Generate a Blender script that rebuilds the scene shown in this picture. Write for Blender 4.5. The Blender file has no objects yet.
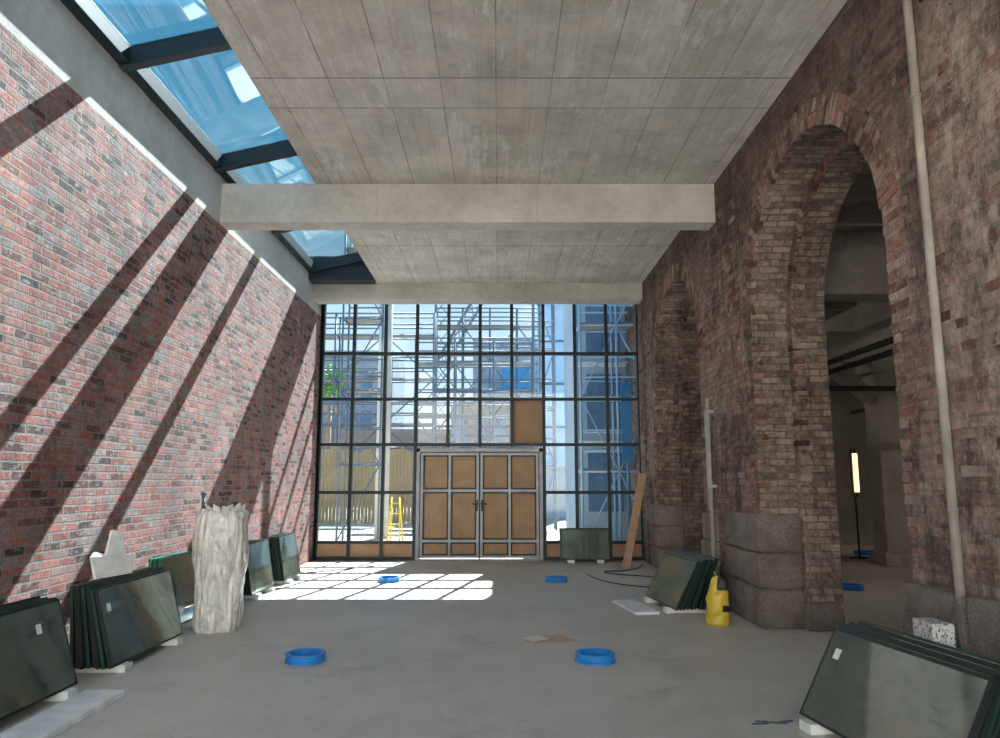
import bpy, bmesh, math, random
from mathutils import Vector, Matrix, noise
random.seed(7)
S = bpy.context.scene

# ------------------------------------------------------------------ node helpers
class NT:
    def __init__(s, name):
        s.m = bpy.data.materials.new(name); s.m.use_nodes = True
        s.t = s.m.node_tree; s.b = s.t.nodes['Principled BSDF']
        s.out = s.t.nodes['Material Output']
    def n(s, typ, **kw):
        nd = s.t.nodes.new(typ)
        for k, v in kw.items(): setattr(nd, k, v)
        return nd
    def set(s, inp, v):
        if isinstance(v, bpy.types.NodeSocket): s.t.links.new(v, inp)
        else:
            if hasattr(inp, 'default_value'):
                try: inp.default_value = v
                except Exception: inp.default_value = tuple(v) + (1,)
    def ramp(s, fac, stops, interp='LINEAR'):
        r = s.n('ShaderNodeValToRGB'); cr = r.color_ramp; cr.interpolation = interp
        while len(cr.elements) < len(stops): cr.elements.new(0.5)
        for e, (p, c) in zip(cr.elements, stops):
            e.position = p; e.color = (c, c, c, 1) if isinstance(c, (int, float)) else tuple(c) + (1,)
        s.t.links.new(fac, r.inputs[0]); return r.outputs[0]
    def mix(s, f, a, b, mode='MIX'):
        x = s.n('ShaderNodeMix', data_type='RGBA', blend_type=mode)
        s.set(x.inputs[0], f)
        for i, v in ((6, a), (7, b)):
            if isinstance(v, (tuple, list)) and len(v) == 3: v = tuple(v) + (1,)
            s.set(x.inputs[i], v)
        return x.outputs[2]
    def noise(s, vec, scale, detail=4, rough=.55, dist=0):
        x = s.n('ShaderNodeTexNoise'); s.set(x.inputs['Vector'], vec)
        x.inputs['Scale'].default_value = scale; x.inputs['Detail'].default_value = detail
        x.inputs['Roughness'].default_value = rough; x.inputs['Distortion'].default_value = dist
        return x.outputs[0]
    def math(s, op, a, b=0.0):
        x = s.n('ShaderNodeMath', operation=op); s.set(x.inputs[0], a); s.set(x.inputs[1], b); return x.outputs[0]
    def scale(s, vec, v):
        x = s.n('ShaderNodeMapping'); s.set(x.inputs[0], vec); x.inputs['Scale'].default_value = v; return x.outputs[0]
    def pos(s): return s.n('ShaderNodeNewGeometry').outputs['Position']
    def bump(s, h, strength=.5, dist=.02):
        x = s.n('ShaderNodeBump'); x.inputs['Strength'].default_value = strength
        x.inputs['Distance'].default_value = dist; s.set(x.inputs['Height'], h)
        s.t.links.new(x.outputs[0], s.b.inputs['Normal'])

def simple(name, col, rough=.6, metal=0, var=.15, nscale=6, bump=0):
    a = NT(name); p = a.pos()
    nz = a.noise(p, nscale)
    d = tuple(c * (1 - var) for c in col); l = tuple(min(1, c * (1 + var)) for c in col)
    a.set(a.b.inputs['Base Color'], a.ramp(nz, [(.3, d), (.7, l)]))
    a.b.inputs['Roughness'].default_value = rough; a.b.inputs['Metallic'].default_value = metal
    if bump: a.bump(a.noise(p, nscale * 5), bump, .01)
    return a.m

def brick_mat(name, stops, mortar, bw=.25, rh=.078, ms=.011, smear=(.8, .78, .74), smear_amt=.5, patch=None, darktop=0, msm=.3, weather=0, plaster=None, pier=False):
    a = NT(name)
    uv = a.n('ShaderNodeTexCoord').outputs['UV']; p = a.pos()
    wob = a.n('ShaderNodeVectorMath', operation='SCALE'); 
    nzc = a.n('ShaderNodeTexNoise'); a.set(nzc.inputs['Vector'], uv); nzc.inputs['Scale'].default_value = 5
    a.set(wob.inputs[0], nzc.outputs[1]); wob.inputs['Scale'].default_value = .024 if weather > .3 else .016
    add = a.n('ShaderNodeVectorMath', operation='ADD'); a.set(add.inputs[0], uv); a.set(add.inputs[1], wob.outputs[0])
    br = a.n('ShaderNodeTexBrick'); a.set(br.inputs['Vector'], add.outputs[0])
    br.inputs['Color1'].default_value = (0, 0, 0, 1); br.inputs['Color2'].default_value = (1, 1, 1, 1)
    br.inputs['Mortar'].default_value = (.5, .5, .5, 1); br.inputs['Scale'].default_value = 1
    br.inputs['Brick Width'].default_value = bw; br.inputs['Row Height'].default_value = rh
    br.inputs['Mortar Size'].default_value = ms; br.inputs['Mortar Smooth'].default_value = msm
    col = a.ramp(br.outputs['Color'], stops)
    fine = a.noise(p, 22, 6, .7)
    col = a.mix(.7, col, a.ramp(fine, [(.25, .25), (.75, .95)]), 'OVERLAY')
    sep = a.n('ShaderNodeSeparateXYZ'); a.set(sep.inputs[0], p)
    if patch:
        pz = a.noise(p, .9, 6, .65)
        col = a.mix(a.ramp(pz, [(.45, 0.0), (.6, .7)]), col, a.mix(fine, patch[0], patch[1]))
    sm = a.math('MULTIPLY', a.ramp(a.noise(a.scale(p, (1, 1, 2.2)), 11, 6, .75), [(.53, 0.0), (.62, 1.0)]), smear_amt)
    col = a.mix(sm, col, smear)
    mcol = a.mix(a.noise(p, 8), mortar, tuple(c * .5 for c in mortar))
    col = a.mix(br.outputs['Fac'], col, mcol)
    if pier:   # remains of lime wash on the nearest pier
        ym = a.ramp(a.math('MULTIPLY', a.math('ADD', sep.outputs[1], a.math('MULTIPLY', a.noise(p, 2, 6, .7), 1.2)), .1), [(.5, 1.0), (.6, 0.0)])
        lw_ = a.ramp(a.noise(a.scale(p, (1, 1, .6)), 2.6, 9, .82), [(.44, .05), (.54, .8)])
        col = a.mix(a.math('MULTIPLY', ym, lw_), col, a.mix(fine, (.72, .60, .52), (.48, .37, .31)))
    if plaster:
        pl = a.ramp(a.noise(a.scale(p, (1, 1, .6)), 1.7, 10, .8, .6), [(.54, 0.0), (.585, plaster[1])])
        col = a.mix(pl, col, a.mix(fine, plaster[0], tuple(c * .65 for c in plaster[0])))
    big = a.ramp(a.noise(p, .55, 5, .6), [(.3, .72), (.7, 1.1)])
    col = a.mix(1.0, col, big, 'MULTIPLY')
    if weather:
        w1 = a.ramp(a.noise(a.scale(p, (1, 1, .4)), 1.8, 10, .8, .4), [(.4, 1.0 - weather), (.53, 1.08)])
        col = a.mix(1.0, col, w1, 'MULTIPLY')
        w2 = a.ramp(a.noise(p, 7, 9, .82), [(.36, 1.0 - weather * .9), (.52, 1.06)])
        col = a.mix(1.0, col, w2, 'MULTIPLY')
        if weather > .3:   # pale salt efflorescence flecks
            e1 = a.ramp(a.noise(p, 16, 8, .85), [(.58, 0.0), (.64, .5)])
            e2 = a.ramp(a.noise(p, 1.1, 4), [(.45, .15), (.6, 1.0)])
            col = a.mix(a.math('MULTIPLY', e1, e2), col, (.68, .62, .55))
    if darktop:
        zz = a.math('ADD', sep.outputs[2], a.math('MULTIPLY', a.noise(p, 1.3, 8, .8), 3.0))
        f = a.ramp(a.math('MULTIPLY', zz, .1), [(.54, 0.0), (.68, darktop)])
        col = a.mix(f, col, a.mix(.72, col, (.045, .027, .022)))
    a.set(a.b.inputs['Base Color'], col); a.b.inputs['Roughness'].default_value = .9
    h = a.math('ADD', a.math('MULTIPLY', br.outputs['Fac'], -1.0), a.math('MULTIPLY', a.noise(p, 30, 6, .7), .9))
    h = a.math('ADD', h, a.math('MULTIPLY', br.outputs['Color'], .35))
    if weather > .3: h = a.math('ADD', h, a.math('MULTIPLY', a.noise(p, 7, 7, .7), 2.0))
    a.bump(h, .85, .015)
    return a.m

# ------------------------------------------------------------------ materials
RED = [(0, (.06, .038, .042)), (.2, (.2, .07, .058)), (.45, (.40, .125, .098)), (.7, (.32, .155, .138)), (.86, (.22, .18, .185)), (1, (.44, .2, .16))]
m_brick_new = brick_mat('red_brick', RED, (.39, .355, .34), bw=.245, rh=.073, ms=.0095, smear=(.5, .45, .43), smear_amt=.6, weather=.26)
OLD = [(0, (.085, .05, .042)), (.3, (.22, .105, .08)), (.6, (.32, .165, .13)), (.85, (.32, .25, .205)), (1, (.38, .16, .125))]
m_brick_old = brick_mat('old_brick', OLD, (.31, .255, .215), bw=.25, rh=.077, ms=.010, smear=(.58, .5, .43), smear_amt=.6,
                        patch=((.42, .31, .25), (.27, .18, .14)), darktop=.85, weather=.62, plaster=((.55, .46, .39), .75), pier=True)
m_brick_reveal = brick_mat('reveal_brick', [(0, (.14, .095, .075)), (.5, (.29, .21, .17)), (1, (.40, .305, .25))], (.27, .225, .19), bw=.25, rh=.077,
                           ms=.010, smear=(.56, .48, .42), smear_amt=.5, weather=.58, plaster=((.48, .405, .345), .55))

def single_brick():
    a = NT('voussoir_brick'); g = a.n('ShaderNodeNewGeometry')
    col = a.ramp(g.outputs['Random Per Island'], [(0, (.075, .045, .038)), (.35, (.20, .095, .072)), (.7, (.30, .15, .12)), (.9, (.30, .23, .19)), (1, (.42, .35, .3))])
    nz = a.noise(g.outputs['Position'], 25, 6, .7)
    col = a.mix(.7, col, a.ramp(nz, [(.25, .25), (.75, .9)]), 'OVERLAY')
    col = a.mix(a.ramp(a.noise(g.outputs['Position'], 2.5, 9, .8), [(.48, 0.0), (.58, .75)]), col, (.40, .315, .26))
    col = a.mix(1.0, col, a.ramp(a.noise(g.outputs['Position'], 1.8, 8, .75), [(.38, .4), (.56, 1.05)]), 'MULTIPLY')
    a.set(a.b.inputs['Base Color'], col); a.b.inputs['Roughness'].default_value = .9
    a.bump(nz, .8, .02); return a.m
m_vous = single_brick()

def concrete(name, base, boards=None, seam=.55, stain=.5, white=.8, sc=1.0, rough=.85):
    a = NT(name); p = a.pos()
    n1 = a.noise(p, 1.1 * sc, 7, .65); n2 = a.noise(p, 14 * sc, 6, .7)
    lo = tuple(c * .76 for c in base); hi = tuple(min(1, c * 1.16) for c in base)
    col = a.ramp(n1, [(.3, lo), (.7, hi)])
    col = a.mix(.35, col, a.ramp(n2, [(.3, .33), (.7, .73)]), 'OVERLAY')
    h = n2
    if boards:
        L, W = boards
        sep = a.n('ShaderNodeSeparateXYZ'); a.set(sep.inputs[0], p)
        cb = a.n('ShaderNodeCombineXYZ'); a.set(cb.inputs[0], a.math('ADD', sep.outputs[1], .54)); a.set(cb.inputs[1], a.math('ADD', sep.outputs[0], .03))
        br = a.n('ShaderNodeTexBrick', offset=.0); a.set(br.inputs['Vector'], cb.outputs[0])
        br.inputs['Scale'].default_value = 1; br.inputs['Brick Width'].default_value = L; br.inputs['Row Height'].default_value = W
        br.inputs['Color1'].default_value = (0, 0, 0, 1); br.inputs['Color2'].default_value = (1, 1, 1, 1)
        br.inputs['Mortar Size'].default_value = .007; br.inputs['Mortar Smooth'].default_value = .2
        b2 = a.n('ShaderNodeTexBrick', offset=.37, offset_frequency=2, squash=.6, squash_frequency=3); a.set(b2.inputs['Vector'], cb.outputs[0])
        b2.inputs['Scale'].default_value = 1; b2.inputs['Brick Width'].default_value = 5.3; b2.inputs['Row Height'].default_value = .187
        b2.inputs['Color1'].default_value = (0, 0, 0, 1); b2.inputs['Color2'].default_value = (1, 1, 1, 1)
        b2.inputs['Mortar Size'].default_value = .004
        col = a.mix(.4, col, a.ramp(br.outputs['Color'], [(0, .4), (1, .64)]), 'OVERLAY')
        col = a.mix(.25, col, a.ramp(b2.outputs['Color'], [(0, .38), (1, .64)]), 'OVERLAY')
        grain = a.noise(a.scale(p, (14, .7, 1)), 1, 5, .6)
        col = a.mix(.4, col, a.ramp(grain, [(.3, .34), (.7, .7)]), 'OVERLAY')
        wst = a.math('MULTIPLY', a.ramp(a.noise(a.scale(p, (13, 2.2, 1)), 1.3, 9, .88), [(.49, 0.0), (.55, 1.0)]),
                     a.ramp(a.noise(a.scale(p, (1.8, .7, 1)), 1.0, 4, .7), [(.49, 0.0), (.56, 1.0)]))
        col = a.mix(a.math('MULTIPLY', wst, white), col, (.88, .86, .83))
        fade = a.ramp(a.noise(p, 1.4, 3), [(.35, .15), (.6, 1.0)])
        col = a.mix(a.math('MULTIPLY', a.math('MULTIPLY', br.outputs['Fac'], seam), fade), col, (.14, .13, .12))
        col = a.mix(a.math('MULTIPLY', a.math('MULTIPLY', b2.outputs['Fac'], .25), fade), col, (.14, .13, .12))
        for yj in (6.86, 7.46, 12.2):
            d = a.math('ABSOLUTE', a.math('SUBTRACT', sep.outputs[1], yj))
            col = a.mix(a.ramp(d, [(.008, .6), (.016, 0.0)]), col, (.14, .13, .12))
        d = a.math('ABSOLUTE', a.math('SUBTRACT', sep.outputs[1], 7.16))
        col = a.mix(a.ramp(d, [(.29, .2), (.3, 0.0)], 'CONSTANT'), col, (.85, .83, .78))
        h = a.math('ADD', a.math('MULTIPLY', n2, .4), a.math('MULTIPLY', br.outputs['Fac'], -.6))
    st = a.ramp(a.noise(p, 2.3 * sc, 8, .7), [(.5, 0.0), (.72, stain)])
    col = a.mix(st, col, tuple(c * .6 for c in base))
    a.set(a.b.inputs['Base Color'], col); a.b.inputs['Roughness'].default_value = rough
    a.bump(h, .35, .01); return a.m
m_ceil = concrete('ceiling_concrete', (.68, .65, .59), boards=(7.4, .56), stain=.5)
m_beam = concrete('beam_concrete', (.65, .63, .585), stain=.45, sc=.8)
m_band = concrete('band_concrete', (.64, .615, .585), stain=.5)
m_darkconc = concrete('hall_concrete', (.42, .38, .34), stain=.6)
m_bounce = concrete('bounce_surface', (.75, .72, .66), stain=.1)  # pale surface of the added sun-bouncing ground and walls

def floor_mat():
    a = NT('floor_concrete'); p = a.pos()
    n1 = a.noise(p, .45, 7, .6); n2 = a.noise(p, 3.5, 7, .7); n3 = a.noise(p, 40, 4, .6)
    col = a.ramp(n1, [(.3, (.55, .51, .46)), (.7, (.71, .665, .60))])
    col = a.mix(.55, col, a.ramp(n2, [(.3, .34), (.7, .62)]), 'OVERLAY')
    col = a.mix(.2, col, a.ramp(n3, [(.3, .3), (.7, .7)]), 'OVERLAY')
    col = a.mix(a.ramp(a.noise(p, 1.7, 8, .75), [(.58, 0.0), (.7, .4)]), col, (.76, .73, .68))
    col = a.mix(a.ramp(a.noise(p, 1.1, 8, .75), [(.33, .45), (.45, 0.0)]), col, (.35, .32, .285))
    a.set(a.b.inputs['Base Color'], col)
    a.set(a.b.inputs['Roughness'], a.ramp(n2, [(.3, .42), (.7, .68)]))
    a.bump(a.math('ADD', n2, a.math('MULTIPLY', n3, .2)), .15, .01); return a.m
m_floor = floor_mat()

def granite():
    a = NT('granite'); p = a.pos()
    v = a.noise(p, 60, 4, .7); n = a.noise(p, 4, 6)
    col = a.ramp(v, [(.3, (.19, .155, .14)), (.5, (.34, .29, .265)), (.7, (.5, .44, .4))])
    col = a.mix(a.ramp(n, [(.4, 0.0), (.65, .75)]), col, (.19, .145, .125))
    a.set(a.b.inputs['Base Color'], col); a.b.inputs['Roughness'].default_value = .85
    a.bump(a.noise(p, 9, 8, .75), 1.0, .08); return a.m
m_gran = granite()

def glass_mat(name, tint=(1, 1, 1), rough=.02, dirt_refl=.12, gloss=.12):
    a = NT(name); t = a.t; t.nodes.remove(a.b)
    tr = a.n('ShaderNodeBsdfTransparent'); tr.inputs[0].default_value = tint + (1,)
    gl = a.n('ShaderNodeBsdfGlossy'); gl.inputs['Roughness'].default_value = rough
    df = a.n('ShaderNodeBsdfDiffuse'); df.inputs[0].default_value = (.8, .8, .8, 1)
    lw = a.n('ShaderNodeLayerWeight'); lw.inputs[0].default_value = .2
    f = a.math('ADD', a.math('MULTIPLY', lw.outputs['Fresnel'], .6), gloss * .2)
    m1 = a.n('ShaderNodeMixShader'); a.set(m1.inputs[0], f); t.links.new(tr.outputs[0], m1.inputs[1]); t.links.new(gl.outputs[0], m1.inputs[2])
    dn = a.ramp(a.noise(a.scale(a.pos(), (1, 1, 1)), 1.8, 7, .7), [(.5, 0.0), (.75, dirt_refl)])
    m2 = a.n('ShaderNodeMixShader'); a.set(m2.inputs[0], dn); t.links.new(m1.outputs[0], m2.inputs[1]); t.links.new(df.outputs[0], m2.inputs[2])
    t.links.new(m2.outputs[0], a.out.inputs[0]); return a.m
m_glass = glass_mat('window_glass', tint=(.85, .91, .95), dirt_refl=.05)
m_skyglass = glass_mat('skylight_glass', tint=(.86, .96, 1.0), dirt_refl=.06)  # pale noise painted in as white reflections on the panes
def paneglass():
    a = NT('pane_glass'); t = a.t
    a.b.inputs['Base Color'].default_value = (.17, .235, .2, 1); a.b.inputs['Roughness'].default_value = .3
    tr = a.n('ShaderNodeBsdfTransparent'); tr.inputs[0].default_value = (.7, .9, .8, 1)
    gl = a.n('ShaderNodeBsdfGlossy'); a.set(gl.inputs['Roughness'], a.ramp(a.noise(a.pos(), 5, 6), [(.4, .03), (.7, .14)]))
    gl.inputs[0].default_value = (.85, .95, .9, 1)
    m1 = a.n('ShaderNodeMixShader'); m1.inputs[0].default_value = .55; t.links.new(a.b.outputs[0], m1.inputs[1]); t.links.new(tr.outputs[0], m1.inputs[2])
    lw = a.n('ShaderNodeLayerWeight'); lw.inputs[0].default_value = .3
    m2 = a.n('ShaderNodeMixShader'); a.set(m2.inputs[0], a.math('ADD', a.math('MULTIPLY', lw.outputs['Fresnel'], .7), .2))
    t.links.new(m1.outputs[0], m2.inputs[1]); t.links.new(gl.outputs[0], m2.inputs[2]); t.links.new(m2.outputs[0], a.out.inputs[0])
    return a.m
m_pane = paneglass()
m_paneedge = simple('pane_edge', (.018, .028, .025), .4)
m_panegreen = simple('green_edge', (.018, .06, .045), .35)
m_paneteal = simple('teal_edge', (.03, .22, .16), .3)
m_steel = simple('dark_steel', (.015, .024, .03), .45, .3)
m_steelblue = simple('skylight_steel', (.014, .027, .038), .5, .2)
m_doorfr = simple('door_aluminium', (.27, .29, .32), .4, .3)
m_ply = simple('plywood', (.42, .275, .165), .7, nscale=3)
m_wood = simple('timber', (.44, .29, .18), .7, nscale=8)
m_card = simple('cardboard', (.58, .43, .32), .8)
m_cardwhite = simple('cardboard_light', (.8, .74, .66), .8)
m_white = simple('polystyrene', (.88, .88, .87), .7, bump=.2)
m_blue = simple('blue_plastic', (.02, .26, .7), .35, var=.08)
m_darkhole = simple('dirty_cap_inside', (.2, .3, .4), .7)
m_yellow = simple('yellow_bag', (.68, .5, .04), .4, var=.1)
m_black = simple('black_plastic', (.02, .02, .02), .5)
m_pipe = simple('painted_conduit', (.38, .34, .30), .8, nscale=3, var=.3)
m_pipe2 = simple('grey_conduit', (.42, .41, .39), .6, nscale=3, var=.25)
m_cable = simple('cable', (.03, .03, .03), .5)
m_scaf = simple('galvanised_tube', (.13, .17, .22), .5, .2)
m_plank = simple('scaffold_plank', (.27, .26, .24), .8)
m_ground = simple('sand_ground', (.36, .31, .25), .95, nscale=1.5, bump=.3)
m_facade = simple('pale_facade', (.42, .52, .63), .7, nscale=.6)
m_facade2 = simple('grey_facade', (.28, .34, .4), .8, nscale=.6)
m_winblue = simple('facade_window', (.12, .24, .38), .15)
m_hoard = simple('reed_hoarding', (.45, .3, .15), .9, nscale=12)
m_leaf = simple('leaf', (.16, .42, .05), .6, nscale=20)
m_tarp = simple('blue_tarp', (.04, .25, .5), .6)
m_net = simple('scaffold_netting', (.36, .53, .72), .8, nscale=1)
m_rust = simple('terracotta_cladding', (.32, .24, .21), .8, nscale=3)
def wrapmat():
    a = NT('plastic_wrap'); p = a.pos()
    n = a.noise(a.scale(p, (1, 1, .45)), 6, 7, .7, 2.0)
    a.set(a.b.inputs['Base Color'], a.ramp(n, [(.3, (.56, .53, .47)), (.45, (.76, .74, .69)), (.56, (.94, .93, .91))]))
    a.b.inputs['Roughness'].default_value = .2; a.b.inputs['Coat Weight'].default_value = 1
    a.b.inputs['Subsurface Weight'].default_value = .25; a.b.inputs['Subsurface Radius'].default_value = (.05, .05, .05)
    w = a.noise(a.scale(p, (1, 1, .3)), 22, 3, .5, 2.0)
    v = a.n('ShaderNodeTexVoronoi', feature='DISTANCE_TO_EDGE'); a.set(v.inputs['Vector'], a.scale(p, (1, 1, .45))); v.inputs['Scale'].default_value = 9
    a.bump(a.math('ADD', w, a.math('MULTIPLY', v.outputs['Distance'], 1.2)), .6, .03); return a.m
m_wrap = wrapmat()
def speck():
    a = NT('speckled_block'); p = a.pos()
    v = a.n('ShaderNodeTexVoronoi'); a.set(v.inputs['Vector'], p); v.inputs['Scale'].default_value = 90
    a.set(a.b.inputs['Base Color'], a.ramp(v.outputs['Color'], [(.2, .1), (.35, .6), (1, .8)])); return a.m
m_speck = speck()
def emit(name, col, st):
    a = NT(name); a.b.inputs['Base Color'].default_value = col + (1,)
    a.b.inputs['Emission Color'].default_value = col + (1,); a.b.inputs['Emission Strength'].default_value = st; return a.m
m_tube = emit('lamp_tube', (1, .55, .32), 2.0)
m_hallfill = emit('hall_fill_glow', (1, .92, .82), 45)  # glow of the added hall fill lamps

# ------------------------------------------------------------------ mesh builder
class MB:
    def __init__(s): s.bm = bmesh.new(); s.uv = s.bm.loops.layers.uv.new('UVMap')
    def quad(s, vs, uvs=None, mi=0, smooth=False):
        bv = [s.bm.verts.new(v) for v in vs]
        f = s.bm.faces.new(bv); f.material_index = mi; f.smooth = smooth
        if uvs:
            for l, u in zip(f.loops, uvs): l[s.uv].uv = u
        return f
    def box(s, lo, hi, mi=0, M=None, jit=0):
        x0, y0, z0 = lo; x1, y1, z1 = hi
        c = [Vector((x, y, z)) for x in (x0, x1) for y in (y0, y1) for z in (z0, z1)]
        idx = [((0, 1, 3, 2), 0), ((4, 6, 7, 5), 0), ((0, 4, 5, 1), 1), ((2, 3, 7, 6), 1), ((0, 2, 6, 4), 2), ((1, 5, 7, 3), 2)]
        if jit: c2 = [v + Vector([random.uniform(-jit, jit) for _ in range(3)]) for v in c]
        else: c2 = c
        bv = [s.bm.verts.new(M @ v if M else v) for v in c2]
        for q, ax in idx:
            f = s.bm.faces.new([bv[i] for i in q]); f.material_index = mi
            for l, i in zip(f.loops, q):
                v = c[i]; l[s.uv].uv = (v.y, v.z) if ax == 0 else ((v.x, v.z) if ax == 1 else (v.x, v.y))
    def tube(s, p0, p1, r, seg=8, mi=0, cap=True):
        p0, p1 = Vector(p0), Vector(p1); d = (p1 - p0)
        q = d.to_track_quat('Z', 'Y'); L = d.length; a, b = [], []
        for i in range(seg):
            t = 2 * math.pi * i / seg; o = Vector((math.cos(t) * r, math.sin(t) * r, 0))
            a.append(s.bm.verts.new(p0 + q @ o)); b.append(s.bm.verts.new(p0 + q @ (o + Vector((0, 0, L)))))
        for i in range(seg):
            f = s.bm.faces.new((a[i], a[(i + 1) % seg], b[(i + 1) % seg], b[i])); f.smooth = True; f.material_index = mi
        if cap:
            s.bm.faces.new(a[::-1]).material_index = mi; s.bm.faces.new(b).material_index = mi
    def obj(s, name, mats, parent=None, bevel=0, loc=None, rotz=0, recalc=False):
        if recalc: bmesh.ops.recalc_face_normals(s.bm, faces=s.bm.faces)
        me = bpy.data.meshes.new(name); s.bm.to_mesh(me); s.bm.free()
        o = bpy.data.objects.new(name, me); S.collection.objects.link(o)
        for m in (mats if isinstance(mats, (list, tuple)) else [mats]): me.materials.append(m)
        if parent: o.parent = parent
        if loc: o.location = loc
        if rotz: o.rotation_euler[2] = rotz
        if bevel:
            b = o.modifiers.new('bevel', 'BEVEL'); b.width = bevel; b.segments = 2; b.limit_method = 'ANGLE'
        return o
def empty(name, loc=(0, 0, 0)):
    e = bpy.data.objects.new(name, None); e.location = loc; S.collection.objects.link(e); return e

XL, XR, YW, ZC = -3.75, 2.91, 15.37, 5.56
YB = -2.0
# ------------------------------------------------------------------ shell
b = MB(); b.box((XL - .4, YB, -.2), (14.5, 19.2, 0)); b.obj('floor', m_floor)
b = MB(); b.box((XL - .4, YB, 0), (XL, 15.55, 5.0)); b.box((XL - .4, YB, 5.0), (XL, 15.55, 5.65), 1)
b.obj('wall_left', [m_brick_new, m_band])
b = MB(); b.box((-2.48, 1.4, ZC), (XR, 15.55, ZC + .32)); b.box((XL, 14.5, ZC + .09), (-2.48, 15.55, ZC + .32))
b.obj('ceiling', m_ceil)
def beam(name, y0, y1, z0, z1):
    b = MB()
    cuts = [XL, -1.64, .53, XR]
    for i in range(3):
        b.box((cuts[i] + (.007 if i else 0), y0, z0), (cuts[i + 1] - (.007 if i < 2 else 0), y1, z1))
    b.box((XL, y0 + .014, z0 + .014), (XR, y1 - .014, z1))
    return b.obj(name, m_beam, bevel=.008)
beam('concrete_beam', 9.53, 9.86, 5.02, ZC + .01)
beam('concrete_beam.001', 14.6, 15.05, 5.22, ZC + .01)
beam('concrete_beam.002', 1.4, 1.75, 5.02, ZC + .01)
# unseen ground and pale walls added behind the camera to bounce sun inside
b = MB(); b.box((-16, -22, -.24), (16, YB, -.02)); b.obj('bounce_ground', m_bounce)
b = MB(); b.box((-16, -22, 0), (16, -21.5, 10)); b.box((-16.5, -22, 0), (-16, YB, 7)); b.box((16, -22, 0), (16.5, YB, 7)); b.obj('bounce_walls', m_bounce)
# ------------------------------------------------------------------ right wall with arches
def arch_layer(mb, x0, x1, centers, R, spring, z1, y0, y1, mi_face, mi_rev, N=36):
    cur = y0
    def face(ya, yb, za0, zb0):
        mb.quad([(x0, ya, za0), (x0, ya, z1), (x0, yb, z1), (x0, yb, zb0)], [(ya, za0), (ya, z1), (yb, z1), (yb, zb0)], mi_face)
        mb.quad([(x1, ya, za0), (x1, yb, zb0), (x1, yb, z1), (x1, ya, z1)], [(ya, za0), (yb, zb0), (yb, z1), (ya, z1)], mi_face)
    for c in centers:
        face(cur, c - R, 0, 0)
        mb.quad([(x0, c - R, 0), (x1, c - R, 0), (x1, c - R, spring), (x0, c - R, spring)], [(x0, 0), (x1, 0), (x1, spring), (x0, spring)], mi_rev)
        mb.quad([(x0, c + R, 0), (x0, c + R, spring), (x1, c + R, spring), (x1, c + R, 0)], [(x0, 0), (x0, spring), (x1, spring), (x1, 0)], mi_rev)
        for i in range(N):
            t0 = math.pi * (1 - i / N); t1 = math.pi * (1 - (i + 1) / N)
            ya, za = c + R * math.cos(t0), spring + R * math.sin(t0)
            yb, zb = c + R * math.cos(t1), spring + R * math.sin(t1)
            face(ya, yb, za, zb)
            a0, a1 = R * (math.pi - t0), R * (math.pi - t1)
            mb.quad([(x0, ya, za), (x1, ya, za), (x1, yb, zb), (x0, yb, zb)], [(x0, a0), (x1, a0), (x1, a1), (x0, a1)], mi_rev, True)
        cur = c + R
    face(cur, y1, 0, 0)
    mb.quad([(x0, y1, 0), (x0, y1, z1), (x1, y1, z1), (x1, y1, 0)], [(x0, 0), (x0, z1), (x1, z1), (x1, 0)], mi_face)
    mb.quad([(x0, y0, 0), (x1, y0, 0), (x1, y0, z1), (x0, y0, z1)], [(x0, 0), (x1, 0), (x1, z1), (x0, z1)], mi_face)
    mb.quad([(x0, y0, z1), (x1, y0, z1), (x1, y1, z1), (x0, y1, z1)], None, mi_face)
CEN = [1.62, 6.87, 12.12]; RO, SP = 1.5, 3.4; XM, XI = XR + .42, XR + .8
mb = MB()
arch_layer(mb, XR, XM, CEN, RO, SP, 7.2, YB, 15.55, 0, 1)
arch_layer(mb, XM, XI, CEN, RO - .12, SP, 7.2, YB, 19.2, 0, 1)
for c in CEN:
    for (R, xf, hgt, d) in ((RO, XR, .26, .05), (RO - .12, XM, .12, .04)):
        n = int(math.pi * (R + .1) / .083)
        for i in range(n):
            t = math.pi * (i + .5) / n
            w = math.pi * R / n * .45; out = random.uniform(.002, .014); e = random.uniform(-.012, .008)
            if random.random() < .05: continue
            M = Matrix.Translation((xf, c, SP)) @ Matrix.Rotation(t - math.pi / 2, 4, 'X')
            if hgt > .2 and random.random() < .7:
                mb.box((-out, -w, R + e), (d, w, R + .125), 2, M, .005); mb.box((-out * .6, -w, R + .137), (d, w, R + hgt), 2, M, .005)
            else: mb.box((-out, -w, R + e), (d, w, R + hgt), 2, M, .005)
        z = 1.2; k = 0
        while z < SP - .05:
            for sgn in (-1, 1):
                L = (.25 if k % 2 else .12) if hgt > .2 else .12
                out = random.uniform(.002, .012); e = random.uniform(-.012, .018)
                ya, yb = c + sgn * (R + e), c + sgn * (R + L)
                if random.random() > .12:
                    mb.box((xf - out, min(ya, yb), z), (xf + .12, max(ya, yb), z + .066), 2, None, .005)
            z += .077; k += 1
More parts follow.
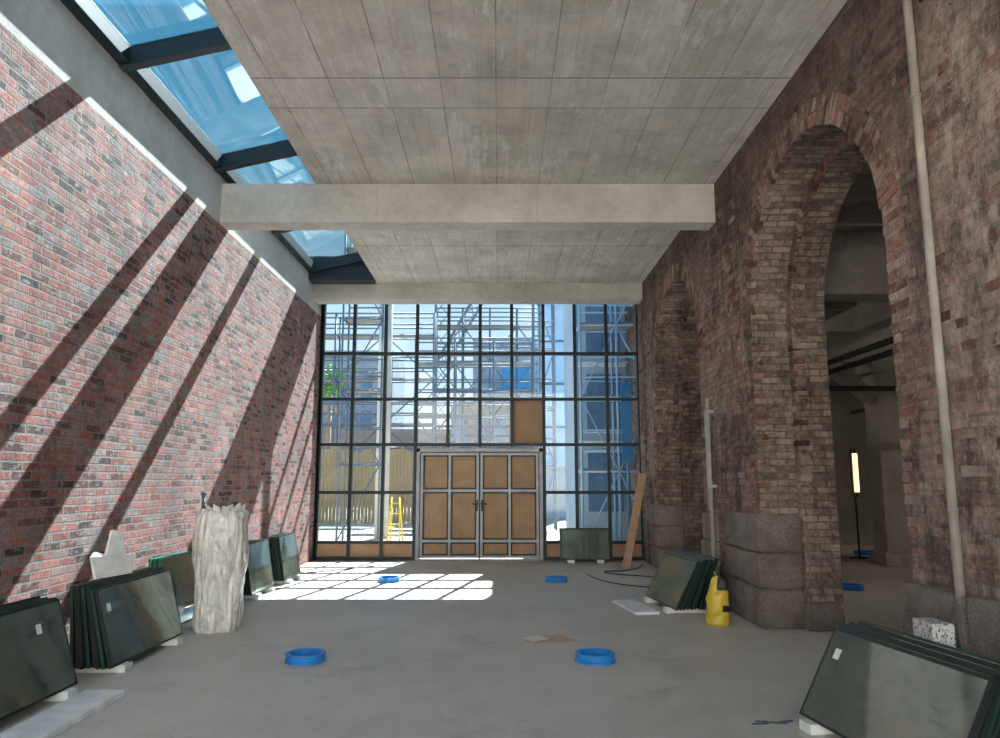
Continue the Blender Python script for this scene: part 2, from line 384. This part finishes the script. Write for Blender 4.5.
# weathered, slightly proud or spalled bricks scattered over the pier faces
for (ya, yb) in ((3.4, 5.1), (8.65, 10.35), (13.9, 15.2)):
    for i in range(60):
        y = random.uniform(ya, yb); z = round(random.uniform(1.2, 5.3) / .077) * .077
        o = random.uniform(.002, .01); L = random.choice((.11, .235))
        mb.box((XR - o, y, z + .006), (XR + .03, min(y + L, yb), z + .07), 2, None, .005)
wr = mb.obj('wall_right', [m_brick_old, m_brick_reveal, m_vous])
def plinth(name, y0, y1, x0, x1, tops, cuts=()):
    b = MB(); z = 0
    for i, zt in enumerate(tops):
        ys = [y0] + [c for j, c in enumerate(cuts) if (i + j) % 2 == 0] + [y1]
        for ya, yb in zip(ys, ys[1:]):
            o = random.uniform(0, .03)
            b.box((x0 - o, ya + (.008 if ya != y0 else -o * .4), z + .008), (x1, yb - (.008 if yb != y1 else -o * .4), zt), 0, None, .014)
        z = zt
    o = b.obj(name, m_gran, bevel=.03, parent=wr)
    return o
plinth('granite_plinth_1', 8.33, 9.55, XR - .05, XM + .01, [.42, .8, 1.22], (8.85, 9.15))
plinth('granite_plinth_2', 10.0, 10.66, XR - .05, XM + .01, [.4, .78, 1.15])
plinth('granite_plinth_3', 13.58, 14.3, XR - .05, XM + .01, [.4, .78, 1.15])
plinth('granite_plinth_4', 3.6, 5.41, XR - .05, XM + .01, [.45, .9], (4.3, 4.7))
plinth('granite_plinth_5', 8.21, 8.4, XM - .02, XI - .03, [.3])

# ------------------------------------------------------------------ adjacent hall
b = MB(); b.box((14, YB, 0), (14.5, 19.2, 7.2)); b.obj('wall_hall_east', m_brick_old)
b = MB(); b.box((XI, YB - .3, 0), (14.5, YB, 7.2)); b.obj('wall_hall_south', m_brick_old)
b = MB()
b.box((XI, 18.9, 0), (9.4, 19.2, 7.2)); b.box((10.6, 18.9, 0), (14, 19.2, 7.2)); b.box((9.4, 18.9, 2.6), (10.6, 19.2, 7.2)); b.box((9.4, 18.9, 0), (10.6, 19.2, .25))
b.obj('wall_hall_north', m_darkconc)
b = MB()
for i in range(12): b.box((9.4, 18.95, .3 + i * .19), (10.6, 19.1, .39 + i * .19))
for x in (9.4, 9.98, 10.54): b.box((x, 18.93, .25), (x + .06, 19.12, 2.6))
b.obj('window_louvre', m_steel)
b = MB(); b.box((XM, YB, 7.2), (14.5, 19.2, 7.5)); b.obj('ceiling_hall', m_darkconc)
for i, (x, y) in enumerate([(7.6, 14.6), (7.25, 9.2), (7.25, 4.0), (10.8, 14.3), (10.8, 17.5)]):
    b = MB(); b.box((x - .25, y - .25, 0), (x + .25, y + .25, 7.2))
    b.box((x - .33, y - .33, 0), (x + .33, y + .33, .25)); b.box((x - .34, y - .34, 3.7), (x + .34, y + .34, 3.9))
    b.obj('hall_column' + ('.%03d' % i if i else ''), m_darkconc, bevel=.02)
b = MB()
for y in (9.2, 14.5, 17.2): b.box((XI, y - .2, 3.9), (14, y + .2, 4.5))
for x in (7.25, 10.8): b.box((x - .2, YB, 4.5), (x + .2, 18.9, 5.0))
for y in (9.2, 14.5):
    for s in (-1, 1):
        M = Matrix.Translation((7.5 + s * .6, y, 3.55)) @ Matrix.Rotation(-s * math.radians(40), 4, 'Y'); b.box((-.55, -.18, -.1), (.55, .18, .1), 0, M)
for i in range(7): b.box((XI, 10 + i * 1.2, 5.6), (14, 10.12 + i * 1.2, 5.9))
b.obj('hall_beams', m_darkconc)
b = MB()
for (x, y0, y1, z) in ((5.4, 5, 18.8, 3.5), (5.6, 5, 18.8, 3.4), (9.0, 5, 18.8, 3.3)): b.tube((x, y0, z), (x, y1, z), .05)
b.tube((XI + .05, 13.0, 3.2), (13.9, 13.0, 3.2), .05); b.tube((XI + .05, 11.0, 4.9), (13.9, 11.0, 4.9), .08)
b.obj('hall_pipework', m_steel)
b = MB(); b.tube((7.45, 15.6, 1.35), (7.45, 15.6, 2.15), .05, 12); b.box((7.4, 15.66, 1.25), (7.5, 15.72, 2.25), 1)
b.tube((7.45, 15.69, 0), (7.45, 15.69, 1.3), .02, 8, 1); b.tube((7.25, 15.69, .015), (7.65, 15.69, .015), .015, 8, 1); b.tube((7.45, 15.49, .015), (7.45, 15.89, .015), .015, 8, 1)
b.obj('work_light', [m_tube, m_black])
for i, (x, y, z) in enumerate([(9.6, 10.0, 5.3), (5.0, 17.6, 5.0), (9.2, 4.5, 5.3)]):  # unseen lamps added to brighten the adjacent hall
    b = MB(); b.box((x - .6, y - .06, z), (x + .6, y + .06, z + .05)); b.box((x - .62, y - .08, z + .05), (x + .62, y + .08, z + .1), 1)
    for q in (-.5, .5): b.tube((x + q, y, z + .1), (x + q, y, 7.19), .01, 6, 1)
    b.obj('hall_fill_lamp' + ('.%03d' % i if i else ''), [m_hallfill, m_black])

# ------------------------------------------------------------------ skylight
sk = empty('skylight')
BARS = [1.7, 4.4, 6.8, 9.25, 11.75, 14.1]
zl, zr, xl_, xr_ = 5.73, 6.02, -3.66, -2.44
ang = math.atan2(zr - zl, xr_ - xl_); Ls = math.hypot(zr - zl, xr_ - xl_)
b = MB()
b.box((XL - .02, 1.7, 5.655), (XL + .12, 14.5, 5.83))
b.box((-2.5, 1.7, 5.885), (-2.36, 14.5, 6.06))
for y in BARS:
    M = Matrix.Translation((xl_, y, zl)) @ Matrix.Rotation(-ang, 4, 'Y')
    b.box((-.1, -.055, -.1), (Ls + .1, .055, .1), 0, M)
b.box((XL, 14.15, 5.5), (-2.49, 14.5, 5.98))
b.obj('frame', m_steelblue, sk, bevel=.006)
b = MB()
M = Matrix.Translation((xl_, 0, zl)) @ Matrix.Rotation(-ang, 4, 'Y')
for y0, y1 in zip(BARS, BARS[1:]): b.box((-.05, y0 + .05, .06), (Ls + .05, y1 - .05, .066), 0, M)
b.obj('glass', m_skyglass, sk)

# ------------------------------------------------------------------ window wall
win = empty('window_1')
XS = [-3.7 + .661 * k for k in range(11)]; ZS = [.04, .355, 1.35, 2.32, 3.26, 4.22, 5.42]
b = MB()
for k, x in enumerate(XS):
    z0 = 2.27 if k in (4, 5, 6) else 0
    b.box((x - .024, YW - .09, z0), (x + .024, YW + .05, 5.56))
    b.box((x - .034, YW - .1, z0), (x + .034, YW - .085, 5.56))
for j, z in enumerate(ZS):
    if z < 2.3: segs = [(XS[0], XS[3]), (XS[7], XS[10])]
    else: segs = [(XS[0], XS[10])]
    for x0, x1 in segs:
        b.box((x0, YW - .08, z - .024), (x1, YW + .045, z + .024)); b.box((x0, YW - .095, z - .032), (x1, YW - .08, z + .032))
b.box((XL, YW - .1, 0), (XS[0], YW + .05, 5.56)); b.box((XS[10], YW - .1, 0), (XR, YW + .05, 5.56))
b.box((XL, YW - .1, 5.42), (XR, YW + .05, 5.56))
b.box((XS[0], YW - .06, 0), (XS[3], YW + .06, .04)); b.box((XS[7], YW - .06, 0), (XS[10], YW + .06, .04))
b.obj('steel_frame', m_steel, win)
g = MB(); pl = MB()
for k in range(10):
    for j in range(6):
        x0, x1, z0, z1 = XS[k] + .024, XS[k + 1] - .024, ZS[j] + .024, ZS[j + 1] - .024
        if 3 <= k <= 6 and j < 3: continue
        if j == 0 or (k == 6 and j == 3): pl.box((x0, YW - .03, z0), (x1, YW - .01, z1))
        else: g.box((x0, YW - .01, z0), (x1, YW - .004, z1))
g.obj('glazing', m_glass, win); pl.obj('plywood_infill', m_ply, win)
dr = empty('door_1'); dx0, dx1, dz = XS[3] + .036, XS[7] - .036, 2.24
b = MB(); y0, y1 = YW - .16, YW - .02
b.box((dx0, y0, 0), (dx0 + .07, y1, dz)); b.box((dx1 - .07, y0, 0), (dx1, y1, dz)); b.box((dx0, y0, dz - .07), (dx1, y1, dz))
b.box((dx0 + .07, y0 + .01, 0), (dx1 - .07, y1, .03))
b.box((dx0 + .07, y0 + .02, .03), (dx0 + .085, y1, dz - .07), 1); b.box((dx1 - .085, y0 + .02, .03), (dx1 - .07, y1, dz - .07), 1); b.box((dx0 + .07, y0 + .02, dz - .09), (dx1 - .07, y1, dz - .07), 1)
b.box(((dx0 + dx1) / 2 - .014, y0 + .04, .03), ((dx0 + dx1) / 2 + .014, y1 - .02, dz - .09), 1)
b.obj('door_frame', [m_doorfr, m_black], dr, bevel=.004)
xm = (dx0 + dx1) / 2
for nm_, xa, xb in (('leaf_1', dx0 + .085, xm - .015), ('leaf_2', xm + .015, dx1 - .085)):
    b = MB(); yy0, yy1 = y0 + .02, y1 - .03; w = .05
    xs = [xa, (xa + xb) / 2, xb]
    b.box((xa, yy0, .05), (xa + w, yy1, dz - .09)); b.box((xb - w, yy0, .05), (xb, yy1, dz - .09))
    b.box((xs[1] - w * .5, yy0, .05), (xs[1] + w * .5, yy1, dz - .09))
    for z in (.05, .36, 1.36, dz - .09 - w): b.box((xa, yy0 + .002, z), (xb, yy1 - .002, z + w))
    b.box((xa + .02, yy0 + .035, .07), (xb - .02, yy0 + .05, dz - .11), 1)
    for i in range(2):
        for (za, zb) in ((.1, .36), (.41, 1.36), (1.41, dz - .14)):
            x0 = xs[i] + (w if i == 0 else w / 2); x1 = xs[i + 1] - (w / 2 if i == 0 else w)
            for q in ((x0, x0 + .03, za, zb), (x1 - .03, x1, za, zb), (x0, x1, za, za + .03), (x0, x1, zb - .03, zb)):
                b.box((q[0], yy0 + .006, q[2]), (q[1], yy0 + .04, q[3]), 2)
    b.obj(nm_, [m_doorfr, m_ply, m_steel], dr)
b = MB()
for x in (xm - .05, xm + .05):
    b.box((x - .018, y0 - .01, .98), (x + .018, y0 + .02, 1.2)); b.tube((x, y0 - .05, 1.12), (x + (-.1 if x < xm else .1), y0 - .05, 1.12), .01); b.tube((x, y0 - .05, 1.12), (x, y0, 1.12), .01)
b.obj('handles', m_black, dr)

# ------------------------------------------------------------------ glass stacks
cnt = {}
def nm(base):
    n = cnt.get(base, 0); cnt[base] = n + 1; return base if n == 0 else '%s.%03d' % (base, n)
def pane_stack(loc, rot, L, h, n, lean=.28, sb=.042, stp=.03, sticker=True, edge=None, batten=.06, fan=.0):
    b = MB(); th = .026
    for i in range(n):
        bx = -i * sb; tx = -lean - i * stp
        dx = tx - bx; hh = math.sqrt(max(.01, h * h - dx * dx)); a = math.atan2(dx, hh)
        sh = random.uniform(-.03, .03) + fan * i
        hv = h + random.uniform(-.012, .012); Lv = L + random.uniform(-.015, .015)
        M = Matrix.Translation((bx, sh, batten)) @ Matrix.Rotation(a, 4, 'Y')
        e = .018
        em = 3 if i % 3 == 1 else 1
        b.box((-th, 0, 0), (0, e, hv), em, M); b.box((-th, Lv - e, 0), (0, Lv, hv), em, M)
        b.box((-th, e, 0), (0, Lv - e, e), em, M); b.box((-th, e, hv - e), (0, Lv - e, hv), em, M)
        b.box((-.006, e, e), (-.001, Lv - e, hv - e), 0, M); b.box((-th + .001, e, e), (-th + .006, Lv - e, hv - e), 0, M)
        if i == 0:
            if sticker: b.box((0, L * .8 if sticker == 1 else .1, h * .68), (.002, (L * .8 if sticker == 1 else .1) + .06, h * .68 + .07), 2, M)
            for (q0, q1, q2, q3) in ((0, L, 0, .012), (0, L, h - .014, h), (0, .012, 0, h), (L - .012, L, 0, h)): b.box((0, q0, q2), (.002, q1, q3), 1, M)
    if batten:
        wd = n * sb + .1
        for yy in (.12, L - .25): b.box((-wd, yy, 0), (.06, yy + .13, batten - .001), 2)
    return b.obj(nm('glass_pane_stack'), [m_pane, edge or m_paneedge, m_white, m_panegreen], loc=loc, rotz=rot)
pane_stack((-3.22, 4.25, 0), 0, 1.72, .66, 6, lean=.2, stp=.03)
pane_stack((-3.2, 6.4, 0), 0, 1.4, .66, 8, lean=.17, sb=.045, stp=.028, sticker=2)
pane_stack((-3.42, 7.95, 0), 0, .8, .74, 4, lean=.12, stp=.03, sticker=0, edge=m_paneteal)
pane_stack((-3.33, 10.3, 0), 0, 1.0, .68, 6, lean=.12, sb=.045, stp=.04, sticker=0)
pane_stack((-3.3, 11.75, 0), 0, .95, .68, 6, lean=.12, sb=.045, stp=.04, sticker=0)
pane_stack((2.0, 5.24, 0), math.radians(188.5), 1.34, .62, 8, lean=.3, sb=.042, stp=.036, sticker=2, fan=-.012)
pane_stack((1.97, 10.33, 0), math.radians(187), 1.14, .64, 8, lean=.3, sb=.05, stp=.038, sticker=0)
pane_stack((1.22, 14.85, 0), math.radians(-90), .95, .6, 4, lean=.14, sb=.035, stp=.03, sticker=0)

def slab(name, cx, cy, lx, ly, th, rot, m, z=0):
    b = MB(); b.box((-lx / 2, -ly / 2, 0), (lx / 2, ly / 2, th)); return b.obj(nm(name), m, bevel=.004, loc=(cx, cy, z), rotz=math.radians(rot))
slab('foam_board', -2.95, 4.95, .3, 1.8, .045, 0, m_white)
slab('foam_board', 1.72, 9.7, .3, .95, .03, 8, m_white)
b = MB(); b.box((-.22, -.17, 0), (.24, .12, .006), 0, Matrix.Rotation(.45, 4, 'Z')); b.box((-.2, -.05, .007), (.02, .14, .011), 1, Matrix.Rotation(.7, 4, 'Z')); b.box((.1, -.2, .0), (.3, -.1, .005), 0, Matrix.Rotation(.2, 4, 'Z'))
b.obj('cardboard_sheet', [m_card, m_cardwhite], loc=(.46, 7.85, .001))
slab('speckled_concrete_block', 2.74, 4.86, .14, .22, .72, 0, m_speck)

# torn foam sheet lying against the wall on top of the pane stack
b = MB(); outl = [(-.2, 0), (-.22, .2), (-.17, .24), (-.06, .2), (.02, .42), (.1, .4), (.13, .17), (.2, .12), (.18, 0)]
vsf = [Vector((.03 * math.sin(y * 9), y, z)) for y, z in outl]; vsb = [v + Vector((-.03, 0, 0)) for v in vsf]
b.quad(vsf); b.quad(vsb[::-1])
for i in range(len(outl)):
    j = (i + 1) % len(outl); b.quad([vsf[j], vsf[i], vsb[i], vsb[j]])
o = b.obj('torn_foam_sheet', m_white, recalc=True); o.location = (-3.52, 7.0, .73); o.rotation_euler = (0, -.22, -.25)

def loft(name, rings, m, seg=40, amp=.02, fr=(6, 6, 6), sq=3.0, loc=(0, 0, 0), rotz=0, midx=None, mats=None, seed=0, fold=0):
    bm = bmesh.new(); R = []; fv = Vector(fr)
    for (cx, cy, z, rx, ry) in rings:
        row = []
        for i in range(seg):
            t = 2 * math.pi * i / seg; c, s_ = math.cos(t), math.sin(t)
            k = (abs(c) ** sq + abs(s_) ** sq) ** (-1 / sq)
            v = Vector((cx + rx * c * k, cy + ry * s_ * k, z)); q = Vector((v.x * fv.x, v.y * fv.y, v.z * fv.z))
            nz = noise.noise(q + Vector((seed, 0, 0))) + .5 * noise.noise(q * 2.3 + Vector((0, seed, 5)))
            if fold: nz += fold * (abs(noise.noise(Vector((c * 5, s_ * 5, z * 1.3 + seed)))) - .25)
            v += Vector((c, s_, 0)) * nz * amp
            v.z += (noise.noise(Vector((c * 2, s_ * 2, z * 5 + seed))) * amp * .8) if z > .03 else 0
            row.append(bm.verts.new(v))
        R.append(row)
    for a, bb in zip(R, R[1:]):
        for i in range(seg):
            f = bm.faces.new((a[i], a[(i + 1) % seg], bb[(i + 1) % seg], bb[i])); f.smooth = True
            if midx: f.material_index = midx(a[i].co)
    bm.faces.new(R[0][::-1]); f = bm.faces.new(R[-1]); f.smooth = True
    me = bpy.data.meshes.new(name); bm.to_mesh(me); bm.free()
    o = bpy.data.objects.new(name, me); S.collection.objects.link(o); o.location = loc; o.rotation_euler[2] = rotz
    for q in (mats or [m]): me.materials.append(q)
    return o
rings = []
for i in range(50):
    f = i / 49; z = f * 1.2
    r = .235 + .035 * min(1, f * 1.6) + .006 * math.sin(f * 17)
    rings.append((.012 * math.sin(f * 5), 0, z, r, r * .95))
rings += [(0, 0, 1.235, .265, .25), (0, 0, 1.262, .24, .225), (0, 0, 1.27, .2, .19), (0, 0, 1.245, .12, .1), (0, 0, 1.24, .03, .03)]
wb = loft('wrapped_insulation_bundle', rings, m_wrap, seg=140, amp=.03, fr=(7, 7, 3.0), sq=2.7, loc=(-3.06, 8.35, 0), rotz=.3, fold=1.5)
b = MB()
for i in range(16):
    t = i / 16 * 6.283; c, s_ = math.cos(t), math.sin(t); h = random.uniform(.0, .08)
    b.quad([(c * .22, s_ * .2, 1.22), (math.cos(t + .35) * .22, math.sin(t + .35) * .2, 1.22), (math.cos(t + .3) * .24, math.sin(t + .3) * .22, 1.27 + h * .5), (c * .25, s_ * .23, 1.27 + h)])
b.obj('plastic_flaps', m_wrap, parent=wb)
b = MB(); b.tube((0, 0, 0), (0, 0, 1.42), .02); b.tube((0, 0, 1.42), (0, 0, 1.46), .035, 12); b.obj('steel_prop', m_scaf, loc=(-3.5, 8.9, 0))
rings = []
for i in range(22):
    f = i / 21; z = f * .5
    rings.append((.03 * f, 0, z, .13 * (1 - .35 * f ** 3), .085 * (1 - .55 * f * f)))
rings += [(.03, 0, .53, .03, .03), (.035, .01, .57, .055, .03), (.035, .01, .575, .01, .01)]
loft('cement_bag', rings, m_yellow, seg=32, amp=.02, fr=(9, 9, 9), sq=2.6, loc=(2.45, 8.62, 0), rotz=-.3, mats=[m_yellow, m_black],
     midx=lambda c: 1 if (c.z > .36 and c.x > .0) or (.14 < c.z < .2 and c.x > .05) else 0, seed=3)

def cap(x, y):
    b = MB(); seg = 48; r1, r0, h = .17, .145, .075
    prof = [(r1 + .012, 0), (r1 + .012, .02), (r1, .024), (r1, h - .012), (r1 + .01, h - .008), (r1 + .01, h), (r0, h), (r0, .015)]
    for i in range(seg):
        t0, t1 = 2 * math.pi * i / seg, 2 * math.pi * (i + 1) / seg
        for (ra, za), (rb, zb) in zip(prof, prof[1:]):
            b.quad([(ra * math.cos(t0), ra * math.sin(t0), za), (ra * math.cos(t1), ra * math.sin(t1), za), (rb * math.cos(t1), rb * math.sin(t1), zb), (rb * math.cos(t0), rb * math.sin(t0), zb)], None, 0)
        b.quad([(0, 0, .015), (r0 * math.cos(t0), r0 * math.sin(t0), .015), (r0 * math.cos(t1), r0 * math.sin(t1), .015), (0, 0, .0151)], None, 1)
    b.box((-r0, -.006, .015), (r0, .006, .045)); b.box((-.006, -r0, .015), (.006, r0, .045))
    b.obj(nm('blue_pipe_cap'), [m_blue, m_darkhole], loc=(x, y, 0))
for x, y in ((-1.73, 6.93), (.86, 6.93), (-1.75, 12.15), (.91, 12.15), (5.2, 11.3), (7.9, 16.5), (5.2, 16.2)): cap(x, y)

def plank(name, p0, p1, w, th, m, side):
    p0, p1 = Vector(p0), Vector(p1); d = (p1 - p0); L = d.length; z = d.normalized()
    sx = Vector(side); x = (sx - z * sx.dot(z)).normalized(); y = z.cross(x)
    M = Matrix((x, y, z)).transposed().to_4x4(); M.translation = p0
    b = MB(); b.box((-w / 2, -th / 2, 0), (w / 2, th / 2, L), 0, M); return b.obj(nm(name), m, bevel=.004)
plank('wooden_plank', (2.32, 13.9, .012), (2.77, 14.4, 1.72), .15, .03, m_wood, (1, -.3, 0))

b = MB(); b.tube((2.87, 4.76, .35), (2.87, 4.76, ZC - .01), .03, 12)
for z in (1.4, 2.8, 4.2, 5.2): b.tube((2.87, 4.76, z), (2.87, 4.76, z + .03), .034, 12)
b.obj('conduit_1', m_pipe, parent=wr)
b = MB(); b.tube((2.84, 10.05, .35), (2.84, 10.05, 2.7), .025, 10); b.tube((2.84, 10.17, 1.2), (2.84, 10.17, 2.5), .016, 8)
for z in (.5, 1.5, 2.5): b.box((2.815, 9.99, z), (2.91, 10.11, z + .04))
b.obj('conduit_2', m_pipe2, parent=wr)
b = MB(); b.tube((2.88, 4.55, 4.9), (2.88, 4.55, ZC - .01), .015, 8); b.tube((2.88, 4.55, 4.9), (2.8, 4.5, 4.75), .015, 8); b.obj('iron_bracket', m_black, parent=wr)

def curve(name, pts, r, m):
    cu = bpy.data.curves.new(name, 'CURVE'); cu.dimensions = '3D'; cu.bevel_depth = r; cu.bevel_resolution = 3
    sp = cu.splines.new('NURBS'); sp.points.add(len(pts) - 1)
    for q, p in zip(sp.points, pts): q.co = (*p, 1)
    sp.use_endpoint_u = True; sp.order_u = 4
    o = bpy.data.objects.new(name, cu); S.collection.objects.link(o); cu.materials.append(m); return o
curve('cable', [(2.75, 14.6, .01), (2.5, 13.4, .01), (1.7, 13.6, .01), (1.9, 12.9, .01), (2.7, 12.7, .01), (2.8, 12.2, .01)], .01, m_cable)
curve('cable.001', [(2.8, 12.1, .01), (2.4, 11.3, .01), (2.1, 11.6, .01), (1.6, 12.0, .01), (1.5, 13.0, .01)], .008, m_cable)
curve('cable.002', [(-3.6, 12.9, .01), (-3.0, 13.6, .01), (-2.2, 14.2, .01), (-1.9, 14.9, .01)], .01, m_cable)
b = MB()
for i in range(7):
    x, y = 1.72 + i * .035, 5.22 + random.uniform(-.03, .03); s = random.uniform(.02, .05)
    M = Matrix.Translation((x, y, .002)) @ Matrix.Rotation(random.uniform(-.4, .4), 4, 'Z'); b.box((-s, -s * .25, 0), (s, s * .25, .005), 0, M)
b.obj('debris_shards', m_scaf)

# ------------------------------------------------------------------ exterior
b = MB(); b.box((-60, 15.6, -.3), (60, 120, -.04)); b.obj('ground_outside', m_ground)
def scaffold(x0, y0, nx, dx, dy, nz, dz, boards=True, r=.03, mat=None):
    b = MB()
    for i in range(nx + 1):
        for y in (y0, y0 + dy): b.tube((x0 + i * dx, y, -.04), (x0 + i * dx, y, nz * dz + 1), r, 6)
    for k in range(1, nz + 1):
        for y in (y0, y0 + dy):
            for hz in (0, .5, 1.0): b.tube((x0, y, k * dz + hz), (x0 + nx * dx, y, k * dz + hz), r * .8, 6)
        for i in range(nx + 1): b.tube((x0 + i * dx, y0, k * dz), (x0 + i * dx, y0 + dy, k * dz), r * .8, 6)
        if boards: b.box((x0, y0 + .05, k * dz + .03), (x0 + nx * dx, y0 + dy - .05, k * dz + .08), 1)
    for k in range(nz):
        for i in range(nx):
            if (i + k) % 2 == 0: b.tube((x0 + i * dx, y0, k * dz), (x0 + (i + 1) * dx, y0, (k + 1) * dz), r * .7, 6)
            else: b.tube((x0 + (i + 1) * dx, y0, k * dz), (x0 + i * dx, y0, (k + 1) * dz), r * .7, 6)
    b.obj(nm('scaffolding'), [mat or m_scaf, m_plank])
scaffold(-4.3, 20, 1, 1.1, .8, 4, 2)
scaffold(-3.2, 28, 3, 1.5, .9, 3, 2, r=.04)
scaffold(2.0, 18.0, 4, .9, .8, 4, 1.8, r=.03, mat=m_net)
scaffold(1.2, 25.0, 1, .7, .8, 4, 2, r=.035)
scaffold(-9.5, 32.5, 3, 2.2, .9, 4, 2, r=.05)
scaffold(-3.5, 40, 6, 1.5, 1, 5, 2, r=.055)
b = MB()
b.box((2.0, 19.3, -.04), (12, 22.5, 10.4))
for k in range(5):
    for i in range(6): b.box((2.3 + i * 1.5, 19.25, .8 + k * 2.05), (3.2 + i * 1.5, 19.31, 2.3 + k * 2.05), 1)
    b.box((1.9, 19.2, 2.6 + k * 2.05 - .1 if k < 4 else 10.2), (12, 19.3, 2.6 + k * 2.05 if k < 4 else 10.4), 2)
b.obj('building_pale', [m_facade, m_winblue, m_white])
b = MB()
b.box((1.9, 34, -.04), (3.2, 34.05, 11)); b.box((1.9, 34.05, -.04), (1.95, 36, 11))
for k in range(6): b.tube((1.85, 33.95, k * 2), (3.25, 33.95, k * 2), .05, 6, 1)
for x in (1.9, 2.55, 3.2): b.tube((x, 33.93, -.04), (x, 33.93, 11.5), .05, 6, 1)
b.obj('netted_scaffold_tower', [m_net, m_scaf])
b = MB()
b.box((-3, 46, 0), (9, 58, 6.2)); b.box((-16, 50, 0), (-3, 60, 5), 2); b.box((-30, 62, 0), (-9, 70, 12.5)); b.box((-2.2, 62, 0), (4.5, 70, 13.5))
b.box((-2.5, 45.5, 3.6), (3.0, 46, 6.4), 2); b.box((.2, 61.5, 9.0), (2.6, 62.0, 11.2), 3)
for i in range(10):
    for k in range(2): b.box((-2.6 + i * 1.15, 45.4, .9 + k * 2.7), (-1.9 + i * 1.15, 46.02, 2.7 + k * 2.7), 1)
for i in range(8): b.box((-15.5 + i * 1.5, 49.95, 1), (-14.6 + i * 1.5, 50.02, 3.6), 1)
for i in range(14):
    for k in range(3): b.box((-29 + i * 1.45, 61.95, 2.5 + k * 3), (-28.1 + i * 1.45, 62.02, 4.4 + k * 3), 1)
b.obj('building_distant', [m_facade2, m_winblue, m_rust, m_tarp])
b = MB()
def lattice(p0, p1, w, n):
    p0, p1 = Vector(p0), Vector(p1); d = (p1 - p0).normalized(); s1 = d.cross(Vector((0, 1, 0))).normalized() * w; s2 = Vector((0, w, 0))
    cs = [s1 + s2, s1 - s2, -s1 - s2, -s1 + s2]
    for c in cs: b.tube(p0 + c, p1 + c, .045, 6)
    for i in range(n):
        a, e = p0.lerp(p1, i / n), p0.lerp(p1, (i + 1) / n)
        for j in range(4): b.tube(a + cs[j], e + cs[(j + 1) % 4], .028, 6)
lattice((-3.4, 43.5, -.04), (-3.4, 43.5, 14.5), .4, 14); lattice((-3.4, 43.5, 8.5), (.6, 43.5, 15.6), .3, 10)
b.obj('site_crane', m_scaf)
b = MB()
for i in range(70): 
    x = -12 + i * .14; b.box((x, 29.5 + random.uniform(0, .03), -.04), (x + .12, 29.56, 2.8 + random.uniform(-.15, .15)))
b.obj('reed_fence', m_hoard)
b = MB()
for i in range(16):
    x = -2.0 + i * .5; b.box((x, 33, -.04), (x + .46, 33.06, 2.2))
b.obj('site_fence', m_facade2)
b = MB(); b.tube((-3.35, 21.5, -.04), (-3.35, 21.5, 9.5), .2, 16); b.obj('concrete_post', m_beam)
b = MB()
b.box((2.95, 17.8, 2.0), (3.2, 17.85, 3.9)); b.tube((3.1, 17.9, -.04), (3.1, 17.9, 4.0), .03); b.obj('blue_tarp', m_tarp)
b = MB()
for s in (-1, 1):
    b.tube((-2.7 + s * .17, 19.3, -.04), (-2.7 + s * .1, 19.6, 1.15), .022, 8); b.tube((-2.7 + s * .17, 19.95, -.04), (-2.7 + s * .1, 19.65, 1.15), .022, 8)
for k in range(4): b.box((-2.86 + k * .015, 19.33 + k * .07, .2 + k * .26), (-2.54 - k * .015, 19.4 + k * .07, .23 + k * .26))
b.obj('step_ladder', m_yellow)
b = MB(); b.tube((-9.0, 38.8, -.04), (-8.9, 38.8, 5.5), .13, 8); b.tube((-8.9, 38.8, 4.2), (-8.3, 38.6, 6.0), .06, 8); b.tube((-8.9, 38.8, 4.6), (-9.5, 38.9, 6.2), .06, 8)
for i in range(1300):
    v = Vector([random.gauss(0, 1) for _ in range(3)]).normalized() * random.uniform(.3, 1) ; c = Vector((-8.8 + v.x * .8, 38.9 + v.y * .8, 6.7 + v.z * 1.0))
    M = Matrix.Translation(c) @ Matrix.Rotation(random.uniform(0, 6), 4, Vector([random.gauss(0, 1) for _ in range(3)]).normalized())
    s = random.uniform(.06, .12); b.quad([M @ Vector(q) for q in ((-s, 0, 0), (0, -s * .6, 0), (s, 0, 0), (0, s * .6, 0))], None, 1)
b.obj('tree', [m_wood, m_leaf])

# ------------------------------------------------------------------ light
w = bpy.data.worlds.new('World'); S.world = w; w.use_nodes = True; nt = w.node_tree
bg = nt.nodes['Background']
tc = nt.nodes.new('ShaderNodeTexCoord'); sp = nt.nodes.new('ShaderNodeSeparateXYZ'); rp = nt.nodes.new('ShaderNodeValToRGB')
nt.links.new(tc.outputs['Generated'], sp.inputs[0]); nt.links.new(sp.outputs[2], rp.inputs[0])
els = rp.color_ramp.elements
while len(els) < 4: els.new(.5)
for e, (p, c) in zip(els, [(0, (.78, .84, .88)), (.22, (.53, .69, .82)), (.42, (.13, .43, .65)), (1, (.06, .29, .54))]): e.position = p; e.color = c + (1,)
nt.links.new(rp.outputs[0], bg.inputs[0]); bg.inputs[1].default_value = 1.35
L = bpy.data.lights.new('sun', 'SUN'); L.energy = 23; L.angle = math.radians(.4); L.color = (1, .955, .89)
so = bpy.data.objects.new('sun', L); S.collection.objects.link(so)
so.rotation_euler = Vector((-.205, -.93, -1)).to_track_quat('-Z', 'Y').to_euler()
S.view_settings.view_transform = 'Standard'; S.view_settings.exposure = 0.24

cam = bpy.data.cameras.new('camera'); co = bpy.data.objects.new('camera', cam); S.collection.objects.link(co)
cam.sensor_width = 36; cam.lens = 26.64; cam.shift_x = .001; cam.clip_start = .05; cam.clip_end = 300
co.location = (0, 0, 1.6); co.rotation_euler = (math.radians(98.53), 0, 0); S.camera = co
